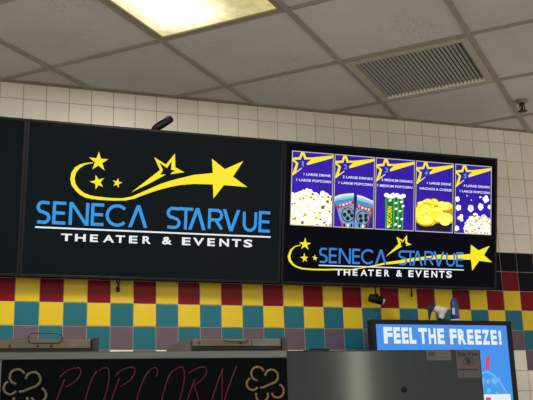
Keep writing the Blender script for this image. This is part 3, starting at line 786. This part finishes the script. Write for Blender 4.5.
bm = B(); tube(bm, wire_loop(-0.028, 0.079, 0.029, 0.060, -0.003, 0.2), 0.0019, 8, closed=True)
obj('wire_handle', bm, M_wire, r)
for sx in (-0.085, 0.003, 0.045):
    bm = B(); lathe(bm, [(0.004, 0), (0.004, 0.002), (0.002, 0.003)], 10, M=Matrix.Translation((sx, 0.0002, 0.020)) @ Matrix.Rotation(math.pi/2, 4, 'X')); obj('screw', bm, M_dark, r)
r = empty('steel_bin', (0.663, by, CT+0.0005), 'worn steel bin with yellowed front strip and sloped end, right one', 'bin', rot=(0, 0, YAW), group='worn steel bins on the popcorn cabinet')
bm = B()
pr = [(-0.201, 0.0), (0.180, 0.0), (0.180, 0.049), (-0.150, 0.049), (-0.168, 0.046), (-0.196, 0.016)]
f0 = [bm.verts.new((x, 0.012, z)) for x, z in pr]; f1 = [bm.verts.new((x, 0.30, z)) for x, z in pr]
bm.faces.new(f0); bm.faces.new(f1[::-1])
for i in range(len(pr)): bm.faces.new([f0[i], f1[i], f1[(i+1) % len(pr)], f0[(i+1) % len(pr)]])
bmesh.ops.recalc_face_normals(bm, faces=bm.faces[:]); obj('bin_body', bm, M_bin, r)
bm = B(); box(bm, -0.141, 0.070, 0.0, 0.0115, 0.021, 0.045, 0.002); obj('bin_front_strip', bm, M_brassy, r)
bm = B(); box(bm, 0.0705, 0.178, 0.001, 0.0115, 0.020, 0.045, 0.002); obj('bin_front_strip', bm, mat('grey_strip', (98, 97, 92), rough=0.45, metal=0.35, noise=0.2, scale=14), r)
bm = B(); box(bm, -0.141, 0.180, 0.004, 0.0115, 0.008, 0.0195, 0.001); obj('bin_lower_lip', bm, M_dark, r)
bm = B(); box(bm, 0.1805, 0.201, -0.004, 0.30, 0.0, 0.052, 0.003); obj('bin_end_cap', bm, mat('dark_end_cap_two', (56, 57, 58), rough=0.5, metal=0.4), r)
bm = B(); tube(bm, [(-0.028, 0.0, 0.042), (-0.028, -0.008, 0.041), (-0.022, -0.011, 0.036), (0.050, -0.011, 0.036), (0.056, -0.008, 0.041), (0.056, 0.0, 0.042)], 0.002, 8); obj('wire_handle', bm, M_wire, r)
for sx in (-0.118, 0.030):
    bm = B(); lathe(bm, [(0.004, 0), (0.004, 0.002), (0.002, 0.003)], 10, M=Matrix.Translation((sx, 0.0002, 0.034)) @ Matrix.Rotation(math.pi/2, 4, 'X')); obj('screw', bm, M_dark, r)
bm = B(); box(bm, -0.055, 0.030, -0.006, 0.012, 0.0, 0.009, 0.002); box(bm, -0.03, 0.045, -0.004, 0.01, 0.006, 0.014, 0.002); box(bm, 0.03, 0.056, -0.003, 0.008, 0.0, 0.008, 0.002)
o = obj('black_latch', bm, M_blk); o.location = (0.990, by+0.01, CT); tag(o, 'small flat black plastic latch lying on the bare cabinet top', 'latch')

# ------------------------------------------------------------------ drinks display behind the cabinet
DX0, DX1, DT, DY = 1.630, 2.414, FZ-0.097, -0.30
DXc = (DX0+DX1)/2
dr = empty('drinks_display', (DXc, DY, 0), 'bright blue drinks display with black frame standing behind the steel cabinet', 'display')
bm = B(); hw = (DX1-DX0)/2; DB = 0.75
e = 0.03
box(bm, -hw, hw, 0.0, 0.05, DT-0.022, DT, 0.002); box(bm, -hw, hw, 0.0, 0.05, DB, DB+e, 0.002)
box(bm, -hw, -hw+0.022, 0.0, 0.05, DB+e, DT-0.022, 0.002); box(bm, hw-0.028, hw, 0.0, 0.05, DB+e, DT-0.022, 0.002)
obj('display_frame', bm, M_bezel, dr)
bm = B(); box(bm, -hw+0.12, hw-0.06, 0.0505, 0.27, 0.0, DT-0.06, 0.004); obj('display_cabinet', bm, M_shell, dr)
bm = B(); box(bm, -hw+0.0225, hw-0.0285, 0.004, 0.05, DB+e, DT-0.0225)
def blue_grad():
    m = bpy.data.materials.new('lit_azure'); m.use_nodes = True; nt = m.node_tree; b = nt.nodes['Principled BSDF']
    b.inputs['Base Color'].default_value = (0.02, 0.03, 0.04, 1); b.inputs['Roughness'].default_value = 0.4
    tc = nt.nodes.new('ShaderNodeTexCoord'); sp = nt.nodes.new('ShaderNodeSeparateXYZ'); nt.links.new(tc.outputs['Object'], sp.inputs[0])
    mr = nt.nodes.new('ShaderNodeMapRange'); mr.inputs['From Min'].default_value = DT-0.45; mr.inputs['From Max'].default_value = DT
    nt.links.new(sp.outputs['Z'], mr.inputs['Value'])
    mx = nt.nodes.new('ShaderNodeMix'); mx.data_type = 'RGBA'; mx.inputs[6].default_value = lin((40, 140, 238)); mx.inputs[7].default_value = lin((52, 132, 222))
    nt.links.new(mr.outputs['Result'], mx.inputs['Factor']); nt.links.new(mx.outputs[2], b.inputs['Emission Color']); b.inputs['Emission Strength'].default_value = 1.0
    return m
ds = obj('display_screen', bm, blue_grad(), dr)
L_txt = lit('lit_cool_white', (226, 238, 242), 1.0); L_ice = lit('lit_ice_blue', (112, 186, 240), 1.0); L_ice2 = lit('lit_mid_blue', (66, 154, 236), 1.0); L_red = lit('lit_red', (214, 74, 100), 1.0)
def dx(x): return x-DXc
bm = B()
ws = [[('F', 1.6908, 1.7386, -0.2116, -0.1326), ('E', 1.7442, 1.781, -0.212, -0.1335), ('E', 1.7881, 1.8237, -0.2123, -0.1342), ('L', 1.8294, 1.8653, -0.2126, -0.1349)],
      [('T', 1.8796, 1.9274, -0.213, -0.1357), ('H', 1.9345, 1.9754, -0.2134, -0.1366), ('E', 1.9841, 2.0223, -0.2138, -0.1375)],
      [('F', 2.0532, 2.0918, -0.2143, -0.1386), ('R', 2.0992, 2.1441, -0.2146, -0.1393), ('E', 2.1515, 2.1876, -0.2151, -0.1402), ('E', 2.1966, 2.2331, -0.2154, -0.1409), ('Z', 2.2375, 2.2803, -0.2157, -0.1416), ('E', 2.2879, 2.3232, -0.2161, -0.1425), ('!', 2.3334, 2.3500, -0.2164, -0.1432)]]
for word in ws:
    bm = B()
    for ch, a, b, z0, z1 in word: text(bm, ch, dx(a), dx(b), FZ+z0, FZ+z1, -0.003, bold=0.05)
    obj('display_lettering', bm, L_txt, ds)
bm = B(); q = [(2.250, -.275), (2.272, -.272), (2.262, -.335), (2.240, -.338)]; poly(bm, [(dx(x), FZ+z) for x, z in q], -0.003); obj('red_straw', bm, L_red, ds)
bm = B()
dome = [(2.142, -.475), (2.150, -.43), (2.172, -.39), (2.205, -.36), (2.243, -.345), (2.285, -.365), (2.318, -.40), (2.345, -.445), (2.355, -.475)]
poly(bm, [(dx(x), FZ+z) for x, z in dome], -0.0034, 1)
ribbon(bm, [(dx(x), FZ+z) for x, z in smooth([tuple(p) for p in dome])], 0.008, -0.0028, 0)
for k_ in range(26):
    x = rng.uniform(2.19, 2.31); z = rng.uniform(-.465, -.385); disc(bm, dx(x), FZ+z, rng.uniform(.006, .014), -0.0030, rng.choice([0, 1]), 8)
obj('dome_lid', bm, [L_ice, L_ice2], ds)
bm = B()
poly(bm, [(dx(2.12), FZ-.50), (dx(2.37), FZ-.50), (dx(2.37), FZ-.458), (dx(2.135), FZ-.458)], -0.0022, 0)
poly(bm, [(dx(2.12), FZ-.50), (dx(2.16), FZ-.50), (dx(2.36), FZ-.50), (dx(2.33), FZ-.62), (dx(2.16), FZ-.72)], -0.0025, 1)
poly(bm, [(dx(2.225), FZ-.49), (dx(2.255), FZ-.49), (dx(2.255), FZ-.472), (dx(2.225), FZ-.472)], -0.0018, 1)
obj('cup_rim', bm, [L_txt, L_red], ds)
bm = B(); poly(bm, [(dx(2.03), FZ-.29), (dx(2.075), FZ-.29), (dx(2.060), FZ-.238), (dx(2.052), FZ-.233), (dx(2.045), FZ-.238)], -0.003); obj('red_tip', bm, L_red, ds)

# small things standing on the display
def blob(name, balls, m, parent, voxel=0.004):
    bm = B()
    for (x, y, z), r_ in balls:
        bmesh.ops.create_icosphere(bm, subdivisions=2, radius=r_, matrix=Matrix.Translation((x, y, z)))
    o = obj(name, bm, m, parent, smooth=True)
    md = o.modifiers.new('merge', 'REMESH'); md.mode = 'VOXEL'; md.voxel_size = voxel; md.use_smooth_shade = True
    return o
def chain(a, b, r0, r1, n=6):
    a, b = Vector(a), Vector(b)
    return [(tuple(a+(b-a)*i/(n-1)), r0+(r1-r0)*i/(n-1)) for i in range(n)]
M_navy = mat('navy_cloth', (24, 28, 74), rough=0.7); M_cloth = mat('white_cloth', (214, 210, 206), rough=0.8, noise=0.06, scale=30); M_teal2 = mat('blue_foot', (26, 40, 92), rough=0.6)
r = empty('toy_figure', (2.022, DY+0.024, DT), 'small white toy with navy front end stooping on top of the blue display', 'toy')
w_ = blob('white_body', chain((-0.035, 0, 0.062), (0.012, 0, 0.050), .017, .022) + chain((0.012, 0, 0.05), (0.040, 0, 0.060), .018, .008) + chain((0.008, 0, 0.04), (0.004, 0, 0.012), .018, .012), M_cloth, r)
blob('navy_front', chain((-0.055, -0.003, 0.060), (-0.036, -0.003, 0.072), .017, .013) + chain((-0.058, -0.003, 0.055), (-0.066, -0.003, 0.006), .012, .005, 8) + chain((-0.06, -0.003, 0.064), (-0.088, -0.003, 0.062), .010, .006), M_navy, r)
blob('navy_foot', chain((-0.012, -0.004, 0.0075), (0.014, -0.004, 0.0075), .007, .007), M_navy, r, 0.003)
r = empty('blue_bottle', (2.106, DY+0.024, DT), 'upright deep blue bottle with white base on top of the blue display', 'bottle')
bm = B(); lathe(bm, [(.021, .008), (.0215, .03), (.020, .055), (.021, .075), (.020, .092), (.013, .108), (.006, .114)], 18); obj('bottle_body', bm, mat('deep_blue_plastic', (36, 60, 128), rough=0.4), r)
bm = B(); lathe(bm, [(.024, .0), (.026, .004), (.024, .0079)], 18); obj('bottle_base', bm, M_pale, r)
bm = B(); box(bm, -.0235, -.012, -.020, -.012, .03, .062, .002); obj('bottle_highlight', bm, M_pale, r)  # the bottle's upright highlight, made as a pale raised strip

# ------------------------------------------------------------------ camera, light, world
cam = bpy.data.cameras.new('camera'); co = bpy.data.objects.new('camera', cam); C.objects.link(co)
cam.sensor_width = 36; cam.sensor_fit = 'HORIZONTAL'; cam.lens = 883.0987/533*36
cam.clip_start = 0.05
co.location = (-0.268816, -4.118791, -0.591633+FZ); co.rotation_euler = (1.8247923, 0.0293753, -0.3398197)
SC.camera = co
w = bpy.data.worlds.new('hall'); SC.world = w; w.use_nodes = True
w.node_tree.nodes['Background'].inputs['Color'].default_value = lin((214, 209, 202)); w.node_tree.nodes['Background'].inputs['Strength'].default_value = 1.15
SC.view_settings.view_transform = 'Standard'; SC.view_settings.look = 'None'; SC.view_settings.exposure = 0
SC.cycles.max_bounces = 6
